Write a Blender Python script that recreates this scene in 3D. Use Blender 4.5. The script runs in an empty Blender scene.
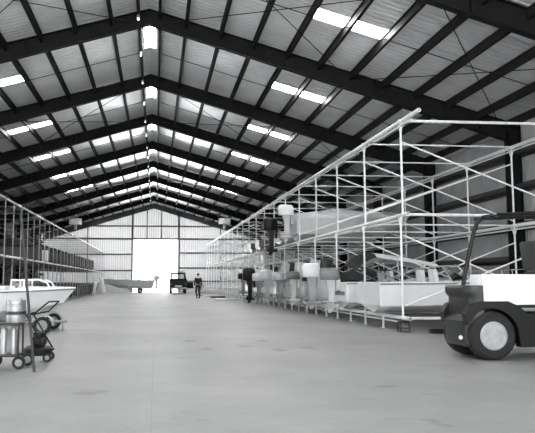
import bpy, bmesh, math, random
from mathutils import Vector, Matrix
random.seed(7)
SC = bpy.context.scene
COL = SC.collection
PI = math.pi

# ---------------------------------------------------------------- camera, sky, exposure
cam_d = bpy.data.cameras.new('camera'); cam = bpy.data.objects.new('camera', cam_d); COL.objects.link(cam)
cam.location = (0.3, 0.0, 1.24)
cam.rotation_euler = (math.radians(96.0), 0, math.radians(-5.5))
cam_d.sensor_fit = 'HORIZONTAL'; cam_d.sensor_width = 36.0
cam_d.lens = 700.0 / 535.0 * 36.0
cam_d.shift_x = 0.0817; cam_d.shift_y = -0.0170
cam_d.clip_end = 1000
SC.camera = cam

w = bpy.data.worlds.new('sky'); SC.world = w; w.use_nodes = True
nt = w.node_tree; bg = nt.nodes['Background']
bg.inputs['Color'].default_value = (0.97, 0.985, 1.0, 1); bg.inputs['Strength'].default_value = 1.7

sun_d = bpy.data.lights.new('sun', 'SUN'); sun_d.energy = 28.0; sun_d.angle = 0.01
sun = bpy.data.objects.new('sun', sun_d); COL.objects.link(sun)
sun.rotation_euler = (math.radians(12), math.radians(38), 0)      # high sun over the right-hand side of the shed

sv = SC.view_settings
SC.display_settings.display_device = 'sRGB'
sv.view_transform = 'Standard'; sv.look = 'None'; sv.gamma = 1.0; sv.use_curve_mapping = False
sv.exposure = 1.75
SKY_PANEL = 13.0

# ---------------------------------------------------------------- materials
def mat(name, col, rough=0.6, metal=0.0, var=0.0, scale=6.0, bump=0.0, emis=0.0, spec=0.5):
    m = bpy.data.materials.new(name); m.use_nodes = True
    n = m.node_tree; b = n.nodes['Principled BSDF']
    if not isinstance(col, tuple): col = (col * 0.985, col, col * 1.01)
    b.inputs['Base Color'].default_value = (*col, 1)
    b.inputs['Roughness'].default_value = rough; b.inputs['Metallic'].default_value = metal
    b.inputs['Specular IOR Level'].default_value = spec
    if var or bump:
        tc = n.nodes.new('ShaderNodeTexCoord'); nz = n.nodes.new('ShaderNodeTexNoise')
        nz.inputs['Scale'].default_value = scale; nz.inputs['Detail'].default_value = 5
        n.links.new(tc.outputs['Object'], nz.inputs['Vector'])
        if var:
            rp = n.nodes.new('ShaderNodeValToRGB')
            rp.color_ramp.elements[0].position = 0.3; rp.color_ramp.elements[1].position = 0.7
            rp.color_ramp.elements[0].color = (*[c * (1 - var) for c in col], 1)
            rp.color_ramp.elements[1].color = (*[min(1, c * (1 + var)) for c in col], 1)
            n.links.new(nz.outputs['Fac'], rp.inputs['Fac']); n.links.new(rp.outputs['Color'], b.inputs['Base Color'])
        if bump:
            bp = n.nodes.new('ShaderNodeBump'); bp.inputs['Strength'].default_value = bump; bp.inputs['Distance'].default_value = 0.02
            n.links.new(nz.outputs['Fac'], bp.inputs['Height']); n.links.new(bp.outputs['Normal'], b.inputs['Normal'])
    if emis:
        b.inputs['Emission Color'].default_value = (1, 1, 1, 1); b.inputs['Emission Strength'].default_value = emis
    return m

M = dict(
    beam=mat('dark_red_oxide_steel', 0.008, 0.65, 0, 0.25, 3, spec=0.12),
    purlin=mat('dark_purlin_steel', 0.013, 0.6, 0, 0.2, 4, spec=0.2),
    roof=mat('galvanised_roof_sheet', 0.80, 0.32, 0.62, 0.08, 1.2),
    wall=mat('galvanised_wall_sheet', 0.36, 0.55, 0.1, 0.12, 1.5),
    girt=mat('dark_girt_steel', 0.05, 0.6),
    egirt=mat('grey_girt_steel', 0.09, 0.6),
    wall_dark=mat('darker_wall_sheet', 0.13, 0.6, 0.1, 0.15, 1.5),  # darker grey sheet, used on the left wall
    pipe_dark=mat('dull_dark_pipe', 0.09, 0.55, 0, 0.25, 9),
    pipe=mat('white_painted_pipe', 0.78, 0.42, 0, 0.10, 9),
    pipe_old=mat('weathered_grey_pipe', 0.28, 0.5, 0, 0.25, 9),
    gel=mat('white_gelcoat', 0.82, 0.22, 0, 0.04, 3),
    gel2=mat('off_white_gelcoat', 0.62, 0.28, 0, 0.06, 3),
    gelg=mat('pale_grey_gelcoat', 0.42, 0.3, 0, 0.08, 3),
    geld=mat('dark_grey_gelcoat', 0.13, 0.3, 0, 0.1, 3),
    hull_dimming=mat('dark_dimming_hull', 0.11, 0.95, 0, 0.15, 4, spec=0.05),  # matte dark tone for hulls added to dim the left rack
    liner=mat('grey_cockpit_liner', 0.34, 0.6),
    black=mat('black_rubber', 0.018, 0.65, 0, 0.2, 20),
    tire=mat('tyre_rubber', 0.010, 0.8, 0, 0.25, 25, 0.2),
    darkp=mat('dark_grey_paint', 0.03, 0.4, 0, 0.15, 8, spec=0.35),
    blackp=mat('black_paint', 0.008, 0.45, 0, 0.15, 8, spec=0.25),
    midp=mat('mid_grey_paint', 0.22, 0.45, 0, 0.12, 8),
    lightp=mat('light_grey_paint', 0.55, 0.45, 0, 0.08, 8),
    whitep=mat('white_paint', 0.84, 0.35, 0, 0.03, 5),
    rim=mat('dusty_white_rim', 0.36, 0.5, 0, 0.15, 10),
    chrome=mat('bright_metal', 0.75, 0.25, 0.9),
    steel=mat('dull_steel', 0.35, 0.45, 0.7, 0.1, 10),
    canvas=mat('dark_canvas', 0.035, 0.9, 0, 0.3, 12, 0.3, spec=0.1),
    canvasg=mat('grey_canvas', 0.28, 0.85, 0, 0.2, 12, 0.3),
    canvasw=mat('white_canvas', 0.72, 0.8, 0, 0.08, 12, 0.2),
    vinyl=mat('pale_vinyl_seat', 0.6, 0.5, 0, 0.1, 8),
    vinyld=mat('dark_vinyl_seat', 0.03, 0.5, 0, 0.1, 8),
    wood=mat('grey_timber', 0.17, 0.75, 0, 0.35, 14),
    cloth=mat('dark_cloth', 0.02, 0.9, 0, 0.3, 30),
    cloth2=mat('dark_trousers', 0.028, 0.9, 0, 0.3, 30),
    skin=mat('skin', (0.33, 0.30, 0.28), 0.5),
    hair=mat('dark_hair', 0.02, 0.7),
    paper=mat('white_paper', 0.8, 0.7),
    lamp=mat('white_glass_bulb', 0.8, 0.3, emis=0.25),
    tail=mat('dark_lens', 0.12, 0.2),
)
def glass():
    m = bpy.data.materials.new('boat_glass'); m.use_nodes = True
    n = m.node_tree; b = n.nodes['Principled BSDF']
    b.inputs['Base Color'].default_value = (0.85, 0.88, 0.88, 1); b.inputs['Roughness'].default_value = 0.04
    tr = n.nodes.new('ShaderNodeBsdfTransparent'); tr.inputs['Color'].default_value = (0.82, 0.85, 0.85, 1)
    mx = n.nodes.new('ShaderNodeMixShader'); fr = n.nodes.new('ShaderNodeFresnel'); fr.inputs['IOR'].default_value = 1.5
    out = n.nodes['Material Output']
    gl = n.nodes.new('ShaderNodeBsdfGlossy'); gl.inputs['Roughness'].default_value = 0.05
    n.links.new(fr.outputs[0], mx.inputs[0]); n.links.new(tr.outputs[0], mx.inputs[1]); n.links.new(gl.outputs[0], mx.inputs[2])
    n.links.new(mx.outputs[0], out.inputs['Surface']); return m
M['glass'] = glass()

def translucent(name, refl, trans):
    m = bpy.data.materials.new(name); m.use_nodes = True
    n = m.node_tree; out = n.nodes['Material Output']; n.nodes.remove(n.nodes['Principled BSDF'])
    tc = n.nodes.new('ShaderNodeTexCoord'); nz = n.nodes.new('ShaderNodeTexNoise'); nz.inputs['Scale'].default_value = 0.9
    n.links.new(tc.outputs['Object'], nz.inputs['Vector'])
    mr = n.nodes.new('ShaderNodeMapRange'); mr.inputs['To Min'].default_value = trans * 0.8; mr.inputs['To Max'].default_value = trans * 1.2
    n.links.new(nz.outputs['Fac'], mr.inputs['Value'])
    d = n.nodes.new('ShaderNodeBsdfDiffuse'); d.inputs['Color'].default_value = (refl, refl, refl, 1)
    t = n.nodes.new('ShaderNodeBsdfTranslucent'); n.links.new(mr.outputs[0], t.inputs['Color'])
    a = n.nodes.new('ShaderNodeAddShader'); n.links.new(d.outputs[0], a.inputs[0]); n.links.new(t.outputs[0], a.inputs[1])
    n.links.new(a.outputs[0], out.inputs['Surface']); return m
M['endwall'] = translucent('translucent_wall_sheet', 0.36, 0.045)
M['skylight'] = mat('lit_skylight_sheet', 0.8, 0.6, emis=SKY_PANEL)

def floor_mat():
    m = bpy.data.materials.new('worn_concrete'); m.use_nodes = True
    n = m.node_tree; b = n.nodes['Principled BSDF']; L = n.links.new
    tc = n.nodes.new('ShaderNodeTexCoord')
    n1 = n.nodes.new('ShaderNodeTexNoise'); n1.inputs['Scale'].default_value = 0.35; n1.inputs['Detail'].default_value = 8; n1.inputs['Roughness'].default_value = 0.65
    n2 = n.nodes.new('ShaderNodeTexNoise'); n2.inputs['Scale'].default_value = 2.2; n2.inputs['Detail'].default_value = 8; n2.inputs['Roughness'].default_value = 0.7
    L(tc.outputs['Object'], n1.inputs['Vector']); L(tc.outputs['Object'], n2.inputs['Vector'])
    r1 = n.nodes.new('ShaderNodeValToRGB'); r1.color_ramp.elements[0].position = 0.35; r1.color_ramp.elements[1].position = 0.62
    r1.color_ramp.elements[0].color = (0.205, 0.21, 0.205, 1); r1.color_ramp.elements[1].color = (0.285, 0.285, 0.28, 1)
    L(n1.outputs['Fac'], r1.inputs['Fac'])
    r2 = n.nodes.new('ShaderNodeValToRGB'); r2.color_ramp.elements[0].position = 0.3; r2.color_ramp.elements[1].position = 0.6
    r2.color_ramp.elements[0].color = (0.80, 0.80, 0.80, 1); r2.color_ramp.elements[1].color = (1, 1, 1, 1)
    L(n2.outputs['Fac'], r2.inputs['Fac'])
    mul = n.nodes.new('ShaderNodeMixRGB'); mul.blend_type = 'MULTIPLY'; mul.inputs[0].default_value = 1
    L(r1.outputs[0], mul.inputs[1]); L(r2.outputs[0], mul.inputs[2])
    # oil stains
    vo = n.nodes.new('ShaderNodeTexNoise'); vo.inputs['Scale'].default_value = 0.9; vo.inputs['Detail'].default_value = 3
    mp = n.nodes.new('ShaderNodeMapping'); mp.inputs['Location'].default_value = (3.1, 7.7, 0); L(tc.outputs['Object'], mp.inputs[0]); L(mp.outputs[0], vo.inputs['Vector'])
    r3 = n.nodes.new('ShaderNodeValToRGB'); r3.color_ramp.elements[0].position = 0.66; r3.color_ramp.elements[1].position = 0.72
    r3.color_ramp.elements[0].color = (1, 1, 1, 1); r3.color_ramp.elements[1].color = (0.6, 0.6, 0.6, 1)
    L(vo.outputs['Fac'], r3.inputs['Fac'])
    m2 = n.nodes.new('ShaderNodeMixRGB'); m2.blend_type = 'MULTIPLY'; m2.inputs[0].default_value = 1
    L(mul.outputs[0], m2.inputs[1]); L(r3.outputs[0], m2.inputs[2])
    prev = m2.outputs[0]
    for sx_, sy_, rx, ry in ((1.23, 13.01, 0.17, 0.30), (1.99, 13.53, 0.17, 0.30), (2.56, 12.69, 0.17, 0.30), (1.02, 14.76, 0.17, 0.30), (2.51, 14.61, 0.17, 0.30)):
        mpp = n.nodes.new('ShaderNodeMapping'); mpp.vector_type = 'POINT'
        mpp.inputs['Scale'].default_value = (1 / rx, 1 / ry, 1); mpp.inputs['Location'].default_value = (-sx_ / rx, -sy_ / ry, 0); L(tc.outputs['Object'], mpp.inputs[0])
        ln = n.nodes.new('ShaderNodeVectorMath'); ln.operation = 'LENGTH'; L(mpp.outputs[0], ln.inputs[0])
        ad = n.nodes.new('ShaderNodeMath'); ad.operation = 'MULTIPLY_ADD'; L(n2.outputs['Fac'], ad.inputs[0]); ad.inputs[1].default_value = 1.2; L(ln.outputs['Value'], ad.inputs[2])
        rs = n.nodes.new('ShaderNodeMapRange'); rs.inputs['From Min'].default_value = 0.9; rs.inputs['From Max'].default_value = 1.7; rs.inputs['To Min'].default_value = 0.62; rs.inputs['To Max'].default_value = 1.0
        L(ad.outputs[0], rs.inputs['Value'])
        mm = n.nodes.new('ShaderNodeMixRGB'); mm.blend_type = 'MULTIPLY'; mm.inputs[0].default_value = 1; L(prev, mm.inputs[1]); L(rs.outputs[0], mm.inputs[2]); prev = mm.outputs[0]
    # saw-cut joints along and across the slab
    sp = n.nodes.new('ShaderNodeSeparateXYZ'); L(tc.outputs['Object'], sp.inputs[0])
    def joint(sock, off, per):
        a = n.nodes.new('ShaderNodeMath'); a.operation = 'ADD'; a.inputs[1].default_value = off; L(sock, a.inputs[0])
        f = n.nodes.new('ShaderNodeMath'); f.operation = 'PINGPONG'; f.inputs[1].default_value = per / 2; L(a.outputs[0], f.inputs[0])
        c = n.nodes.new('ShaderNodeMath'); c.operation = 'LESS_THAN'; c.inputs[1].default_value = 0.006; L(f.outputs[0], c.inputs[0]); return c
    jx = joint(sp.outputs[0], -0.27 + 60, 6.0); jy = joint(sp.outputs[1], 1.7, 6.6)
    mxx = n.nodes.new('ShaderNodeMath'); mxx.operation = 'MAXIMUM'; L(jx.outputs[0], mxx.inputs[0]); L(jy.outputs[0], mxx.inputs[1])
    m3 = n.nodes.new('ShaderNodeMixRGB'); m3.blend_type = 'MIX'; L(mxx.outputs[0], m3.inputs[0]); L(prev, m3.inputs[1]); m3.inputs[2].default_value = (0.20, 0.20, 0.20, 1)
    L(m3.outputs[0], b.inputs['Base Color'])
    rr = n.nodes.new('ShaderNodeMapRange'); rr.inputs['To Min'].default_value = 0.36; rr.inputs['To Max'].default_value = 0.6
    L(n2.outputs['Fac'], rr.inputs['Value']); L(rr.outputs[0], b.inputs['Roughness'])
    bp = n.nodes.new('ShaderNodeBump'); bp.inputs['Strength'].default_value = 0.08; L(n2.outputs['Fac'], bp.inputs['Height']); L(bp.outputs[0], b.inputs['Normal'])
    return m
M['floor'] = floor_mat()
M['apron'] = mat('grey_tarmac', 0.3, 0.9, 0, 0.1, 0.5)
M['shell'] = mat('pale_bounce_yard', 0.85, 0.95, 0, 0.04, 0.5)  # very pale ground, chosen to bounce sun onto the far roof

# ---------------------------------------------------------------- mesh helpers
class MB:
    def __init__(s): s.v = []; s.f = []
    def add(s, vs, fs):
        o = len(s.v); s.v += [tuple(p) for p in vs]; s.f += [tuple(i + o for i in f) for f in fs]; return s
    def box(s, c, d, rot=None, bev=0.0):
        if bev > 0:
            x, y, z = (k / 2 for k in d); b = min(bev, x, y, z)
            bm = bmesh.new(); bmesh.ops.create_cube(bm, size=1)
            for v in bm.verts: v.co = Vector((v.co.x * d[0], v.co.y * d[1], v.co.z * d[2]))
            bmesh.ops.bevel(bm, geom=bm.edges[:], offset=b, segments=2, profile=0.5, affect='EDGES')
            vs = [v.co.copy() for v in bm.verts]; fs = [[v.index for v in f.verts] for f in bm.faces]; bm.free()
        else:
            vs = [Vector((sx * d[0] / 2, sy * d[1] / 2, sz * d[2] / 2)) for sx in (-1, 1) for sy in (-1, 1) for sz in (-1, 1)]
            fs = [(0, 1, 3, 2), (4, 6, 7, 5), (0, 4, 5, 1), (2, 3, 7, 6), (0, 2, 6, 4), (1, 5, 7, 3)]
        if rot is not None: vs = [rot @ v for v in vs]
        return s.add([v + Vector(c) for v in vs], fs)
    def bx(s, x0, x1, y0, y1, z0, z1, bev=0.0): return s.box(((x0 + x1) / 2, (y0 + y1) / 2, (z0 + z1) / 2), (x1 - x0, y1 - y0, z1 - z0), None, bev)
    def path(s, pts, r, n=8, cap=True, r2=None):
        pts = [Vector(p) for p in pts]; rings = []
        up = None
        for i, p in enumerate(pts):
            t = (pts[min(i + 1, len(pts) - 1)] - pts[max(i - 1, 0)]).normalized()
            if up is None: up = Vector((0, 0, 1)) if abs(t.z) < 0.9 else Vector((1, 0, 0))
            a = t.cross(up).normalized(); b = a.cross(t).normalized(); up = b
            rr = r if r2 is None else r + (r2 - r) * i / (len(pts) - 1)
            rings.append([p + a * rr * math.cos(2 * PI * k / n) + b * rr * math.sin(2 * PI * k / n) for k in range(n)])
        return s.loft(rings, cap, cap)
    def tube(s, p, q, r, n=8, cap=True): return s.path([p, q], r, n, cap)
    def pipe_open(s, p, q, r, n=12, wall=0.25):
        p, q = Vector(p), Vector(q); t = (q - p).normalized(); up = Vector((0, 0, 1)) if abs(t.z) < 0.9 else Vector((1, 0, 0))
        a = t.cross(up).normalized(); b = a.cross(t)
        ring = lambda c, rr: [c + a * rr * math.cos(2 * PI * k / n) + b * rr * math.sin(2 * PI * k / n) for k in range(n)]
        ri = r * (1 - wall)
        return s.loft([ring(p + t * 0.6, ri), ring(p, ri), ring(p, r), ring(q, r)], True, True)
    def loft(s, rings, cap0=True, cap1=True, closed=True):
        n = len(rings[0]); vs = [p for r in rings for p in r]; fs = []
        for i in range(len(rings) - 1):
            for k in range(n if closed else n - 1):
                fs.append((i * n + k, i * n + (k + 1) % n, (i + 1) * n + (k + 1) % n, (i + 1) * n + k))
        if cap0: fs.append(tuple(range(n))[::-1])
        if cap1: fs.append(tuple((len(rings) - 1) * n + k for k in range(n)))
        return s.add(vs, fs)
    def lathe(s, prof, c=(0, 0, 0), axis='Z', n=20):   # prof: (radius, height)
        rings = []
        for r, h in prof:
            ring = []
            for k in range(n):
                x, y = r * math.cos(2 * PI * k / n), r * math.sin(2 * PI * k / n)
                p = {'Z': (x, y, h), 'Y': (x, h, y), 'X': (h, x, y)}[axis]
                ring.append(Vector(p) + Vector(c))
            rings.append(ring)
        return s.loft(rings)
    def ellip(s, c, d, n=14, m=8):
        return s.add(*s._ell(c, d, n, m))
    def _ell(s, c, d, n, m):
        vs = []; fs = []
        for i in range(m + 1):
            th = PI * (i + 0.001) / (m + 0.002)
            for k in range(n):
                ph = 2 * PI * k / n
                vs.append((c[0] + d[0] * math.sin(th) * math.cos(ph), c[1] + d[1] * math.sin(th) * math.sin(ph), c[2] + d[2] * math.cos(th)))
        for i in range(m):
            for k in range(n): fs.append((i * n + k, (i + 1) * n + k, (i + 1) * n + (k + 1) % n, i * n + (k + 1) % n))
        return vs, fs
    def prism(s, poly, y0, y1):        # poly in (x, z), extruded along y
        n = len(poly); vs = [(x, y0, z) for x, z in poly] + [(x, y1, z) for x, z in poly]
        fs = [tuple(range(n))[::-1], tuple(range(n, 2 * n))] + [(k, (k + 1) % n, n + (k + 1) % n, n + k) for k in range(n)]
        return s.add(vs, fs)
    def mesh(s, name, m, smooth=True, ang=40):
        me = bpy.data.meshes.new(name); me.from_pydata(s.v, [], s.f)
        bm = bmesh.new(); bm.from_mesh(me); bmesh.ops.recalc_face_normals(bm, faces=bm.faces[:]); bm.to_mesh(me); bm.free()
        me.materials.append(m)
        if smooth:
            for p in me.polygons: p.use_smooth = True
            try: me.set_sharp_from_angle(angle=math.radians(ang))
            except Exception: pass
        return me
    def build(s, name, m, parent=None, smooth=True, ang=40):
        o = bpy.data.objects.new(name, s.mesh(name, m, smooth, ang)); COL.objects.link(o)
        if parent is not None: o.parent = parent
        return o

def tag(o, label, cat, group=None, kind=None):
    o['label'] = label; o['category'] = cat
    if group: o['group'] = group
    if kind: o['kind'] = kind
    return o
def thing(name, label, cat, loc=(0, 0, 0), rz=0.0, group=None):
    o = bpy.data.objects.new(name, None); COL.objects.link(o); o.location = loc; o.rotation_euler = (0, 0, rz)
    o.empty_display_size = 0.2
    return tag(o, label, cat, group)
def struct(o): o['kind'] = 'structure'; return o
def dup(root, loc, rz=None, label=None, group=None):
    kids = {}
    for o in COL.objects:
        if o.parent: kids.setdefault(o.parent, []).append(o)
    def cp(o, par):
        c = o.copy(); COL.objects.link(c)
        if par is not None: c.parent = par
        for k in kids.get(o, []): cp(k, c)
        return c
    r = cp(root, None); r.location = loc
    if rz is not None: r.rotation_euler = (0, 0, rz)
    if label: r['label'] = label
    if group: r['group'] = group
    return r
def shared(name, me, parent, loc=(0, 0, 0), rot=(0, 0, 0), scale=(1, 1, 1)):
    o = bpy.data.objects.new(name, me); COL.objects.link(o); o.parent = parent; o.location = loc; o.rotation_euler = rot; o.scale = scale
    return o

# ---------------------------------------------------------------- the building
Y0, YE = -4.0, 79.86            # open near gable, far gable wall
HW = 12.5                       # half width at the wall sheets
FY = [22.1 + 7.22 * (n - 1) for n in range(-1, 9)]   # portal frames
def zr(x): return 10.03 - 0.288 * abs(x)             # roof sheet
def zu(x): return 9.50 - 0.30 * abs(x)               # rafter soffit

struct(MB().bx(-HW, HW, Y0, YE, -0.2, 0.0).build('floor', M['floor'], smooth=False))
struct(MB().add([(-150, -120, -0.06), (150, -120, -0.06), (150, 260, -0.06), (-150, 260, -0.06)], [(0, 1, 2, 3)]).build('ground', M['apron'], smooth=False))

struct(MB().bx(-60, 60, YE + .3, YE + 90, -.055, -.01).build('ground', M['shell'], smooth=False))  # pale sheet added beyond the doorway as a sunlight reflector

SKYL = []                       # skylight sheets (side, y0, y1)
for i in range(len(FY)):
    ya = FY[i]; yb = FY[i + 1] if i + 1 < len(FY) else YE
    SKYL.append((ya + 0.46 * (yb - ya), ya + 0.46 * (yb - ya) + 0.72))
RIDGE = [(y + 1.3, y + 3.7) for y in FY]
def roof_strip(mb, x0, x1, holes):      # flat pans with narrow standing ribs
    def inhole(a, b): return any(a < h1 and b > h0 for h0, h1 in holes)
    cuts = sorted([h for pr_ in holes for h in pr_])
    y = Y0
    while y < YE + .3:
        for p, q, za, zb in ((0, .17, 0, 0), (.17, .185, 0, .022), (.185, .225, .022, .022), (.225, .24, .022, 0)):
            if inhole(y + p + .001, y + q - .001):
                parts = []
                e = [y + p] + [c for c in cuts if y + p < c < y + q] + [y + q]
                for u, v in zip(e[:-1], e[1:]):
                    if not inhole(u + 1e-4, v - 1e-4): parts.append((u, v))
            else: parts = [(y + p, y + q)]
            for u, v in parts:
                fu = za + (zb - za) * (u - y - p) / (q - p); fv = za + (zb - za) * (v - y - p) / (q - p)
                i0 = len(mb.v); mb.v += [(x0, u, zr(x0) + fu), (x1, u, zr(x1) + fu), (x1, v, zr(x1) + fv), (x0, v, zr(x0) + fv)]
                mb.f.append((i0, i0 + 1, i0 + 2, i0 + 3))
        y += .24
roof = MB()
for sg in (-1, 1):
    edges = [(0.0, 0.2, RIDGE), (0.2, 4.55, []), (4.55, 6.72, SKYL), (6.72, HW + 0.3, [])]
    for a, b, h in edges: roof_strip(roof, sg * a, sg * b, h)
struct(roof.build('ceiling', M['roof'], smooth=False))
wn = 1
for (a, b) in SKYL:
    for sg in (-1, 1):
        x0, x1 = sg * 4.55, sg * 6.72
        mb = MB(); mb.add([(x0, a, zr(x0) + .01), (x1, a, zr(x1) + .01), (x1, b, zr(x1) + .01), (x0, b, zr(x0) + .01), (x0, a, zr(x0) + .03), (x1, a, zr(x1) + .03), (x1, b, zr(x1) + .03), (x0, b, zr(x0) + .03)],
                          [(3, 2, 1, 0), (4, 5, 6, 7), (0, 1, 5, 4), (1, 2, 6, 5), (2, 3, 7, 6), (3, 0, 4, 7)])
        struct(mb.build('window_%d' % wn, M['skylight'], smooth=False)); wn += 1
for (a, b) in RIDGE:
    mb = MB(); sec = [(-0.2, zr(.2) + .01), (0, zr(0) + .01), (0.2, zr(.2) + .01), (0.2, zr(.2) + .03), (0, zr(0) + .03), (-0.2, zr(.2) + .03)]
    mb.prism(sec, a, b); struct(mb.build('window_%d' % wn, M['skylight'], smooth=False)); wn += 1

# portal frames: tapered I-section rafters and columns, one object per frame
for i, y in enumerate(FY):
    mb = MB()
    for sg in (-1, 1):
        xs = [0.0, 4.0, 8.0, 11.94]
        lo = [(sg * x, zu(x)) for x in xs]; hi = [(sg * x, zr(x) - 0.02) for x in xs]
        mb.prism(lo + hi[::-1], y - 0.012, y + 0.012)
        fl = [(sg * x, zu(x)) for x in xs] + [(sg * x, zu(x) + 0.02) for x in xs[::-1]]
        mb.prism(fl, y - 0.12, y + 0.12)
        ft = [(sg * x, zr(x) - 0.045) for x in xs] + [(sg * x, zr(x) - 0.025) for x in xs[::-1]]
        mb.prism(ft, y - 0.12, y + 0.12)
        for x in (3.9, 7.4, 11.0): mb.bx(sg * x - .008, sg * x + .008, y - .11, y + .11, zu(x) + .01, zr(x) - .03)
        zt = zr(12.4) - 0.02
        a, b = sorted((sg * 11.94, sg * 12.38))
        mb.bx(a, b, y - .012, y + .012, 0, zt)
        a, b = sorted((sg * 11.94, sg * 11.96)); mb.bx(a, b, y - .14, y + .14, 0, zu(11.94) + .3)
        a, b = sorted((sg * 12.36, sg * 12.38)); mb.bx(a, b, y - .14, y + .14, 0, zt)
        a, b = sorted((sg * 11.8, sg * 12.4)); mb.bx(a, b, y - .2, y + .2, 0, .02)
    struct(mb.build('beam_frame', M['beam'], smooth=False))

PX = [0.34, 1.2, 2.32, 3.4, 4.5, 5.57, 6.65, 7.7, 8.78, 9.85, 10.95, 11.95]
for x in PX:
    for sg in (-1, 1):
        mb = MB(); z = zr(x)
        mb.bx(sg * x - .045, sg * x + .045, Y0, YE, z - .27, z - .255)
        mb.bx(sg * x - .012, sg * x + .012, Y0, YE, z - .27, z - .012)
        mb.bx(sg * x - .045, sg * x + .045, Y0, YE, z - .028, z - .012)
        struct(mb.build('beam_purlin', M['purlin'], smooth=False))

# rod bracing and sag rods in the roof plane
def rod(x0, y0, x1, y1, drop=0.3):
    struct(MB().tube((x0, y0, zr(x0) - drop), (x1, y1, zr(x1) - drop), 0.014, 5).build('beam_rod', M['purlin']))
for i in range(len(FY) - 1):
    ya, yb = FY[i], FY[i + 1]; ym = (ya + yb) / 2
    for sg in (-1, 1):
        rod(sg * 0.4, ym - .1, sg * 11.9, ym - .1, 0.2)
    if i in (1, 3, 6):
        for sg in (-1, 1):
            for xa, xb in ((0.5, 6.6), (6.6, 11.8)):
                rod(sg * xa, ya, sg * xb, yb); rod(sg * xb, ya, sg * xa, yb)

# ribbed side walls
def side_wall(name, sg, openings=()):
    mb = MB(); step = 0.15; y = Y0; k = 0; x = sg * HW
    segs = []
    while y < YE:
        segs.append(y); y += step
    for j, y in enumerate(segs[:-1]):
        z0 = 0.0
        for a, b, h in openings:
            if a <= y < b: z0 = h
        dx = 0.035 * sg
        pts = [(x, y), (x, y + .06), (x + dx, y + .08), (x + dx, y + .13), (x, y + .15)]
        for p, q in zip(pts[:-1], pts[1:]):
            i0 = len(mb.v); mb.v += [(p[0], p[1], z0), (q[0], q[1], z0), (q[0], q[1], zr(HW) + .05), (p[0], p[1], zr(HW) + .05)]
            mb.f.append((i0, i0 + 1, i0 + 2, i0 + 3))
    return struct(mb.build(name, M['wall' if sg > 0 else 'wall_dark'], smooth=False))
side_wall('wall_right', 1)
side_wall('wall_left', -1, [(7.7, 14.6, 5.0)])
for sg in (-1, 1):
    for z in (0.9, 1.9, 3.0, 4.28, 5.45):
        spans = [(Y0, YE)] if sg == 1 or z > 5 else [(Y0, 7.6), (14.7, YE)]
        for a, b in spans:
            mb = MB(); x0, x1 = sorted((sg * 12.2, sg * 12.48))
            mb.bx(x0, x1, a, b, z - .01, z + .01); xi = sg * 12.21; mb.bx(xi - .01, xi + .01, a, b, z - .01, z + .17)
            xo = sg * 12.46; mb.bx(xo - .01, xo + .01, a, b, z - .1, z + .01)
            struct(mb.build('beam_girt', M['girt'], smooth=False))

# far gable wall around the open doorway
DX0, DX1, DZ = -2.28, 2.72, 5.9
mb = MB()
x = -HW
while x < HW - 1e-6:
    x1 = x + 0.25
    z0 = DZ if (x1 > DX0 + .01 and x < DX1 - .01) else 0.0
    pts = [(x, 0), (x + .12, 0), (x + .15, .04), (x + .22, .04), (x1, 0)]
    for p, q in zip(pts[:-1], pts[1:]):
        i0 = len(mb.v)
        mb.v += [(p[0], YE + p[1], z0), (q[0], YE + q[1], z0), (q[0], YE + q[1], zr(q[0])), (p[0], YE + p[1], zr(p[0]))]
        mb.f.append((i0, i0 + 1, i0 + 2, i0 + 3))
    x = x1
struct(mb.build('wall_back', M['endwall'], smooth=False))
def egirt(x0, x1, z, h=.16): struct(MB().bx(x0, x1, YE - .16, YE - .03, z - h / 2, z + h / 2).build('beam_girt', M['egirt'], smooth=False))
for z in (0.95, 2.4, 4.22): egirt(-12.4, DX0 - .2, z); 
for z in (1.2, 2.7, 4.4): egirt(DX1 + .2, 12.4, z)
egirt(-12.4, 12.4, 5.98, .2); egirt(-8.3, 8.3, 7.43)
for xx in (DX0 - .12, DX1 + .12): struct(MB().bx(xx - .1, xx + .1, YE - .2, YE - .02, 0, zr(xx) - .1).build('column', M['egirt'], smooth=False))
for xx in (-0.76, 0.86, -7.4, 7.6): struct(MB().bx(xx - .06, xx + .06, YE - .18, YE - .02, 5.98 if abs(xx) < 2 else 0, zr(xx) - .1).build('column', M['egirt'], smooth=False))
mb = MB()
for sg in (-1, 1): mb.prism([(0, zu(0) - .05), (sg * 12.3, zu(12.3) - .05), (sg * 12.3, zr(12.3)), (0, zr(0))], YE - .2, YE - .05)
struct(mb.build('beam_frame', M['egirt'], smooth=False))

# ridge lamps
lamp = thing('ridge_lamp', '', 'lamp', group='ridge lamps')
MB().tube((0, 0, 0), (0, 0, .12), .012, 6).build('stem', M['darkp'], lamp)
MB().lathe([(.05, 0), (.06, -.04), (.03, .03)]).build('socket', M['midp'], lamp)
MB().ellip((0, 0, -.10), (.045, .045, .06)).build('bulb', M['lamp'], lamp)
ORD = ['nearest', 'second', 'third', 'fourth', 'fifth', 'sixth', 'seventh', 'eighth', 'ninth', 'tenth', 'eleventh', 'twelfth', 'thirteenth', 'fourteenth', 'fifteenth', 'sixteenth']
ly = []
for i in range(2, len(FY)):
    ly += [FY[i] - .6, FY[i] + 3.0] if i < len(FY) - 1 else [FY[i] - .6]
for i, y in enumerate(ly):
    lb = ('%s small white bulb lamp beside the roof ridge, counting from the near end' % ORD[i])
    if i == 0: lamp.location = (-.34, y, zr(.34) - .37); lamp['label'] = lb
    else: dup(lamp, (-.34, y, zr(.34) - .37), 0, lb)

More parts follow.
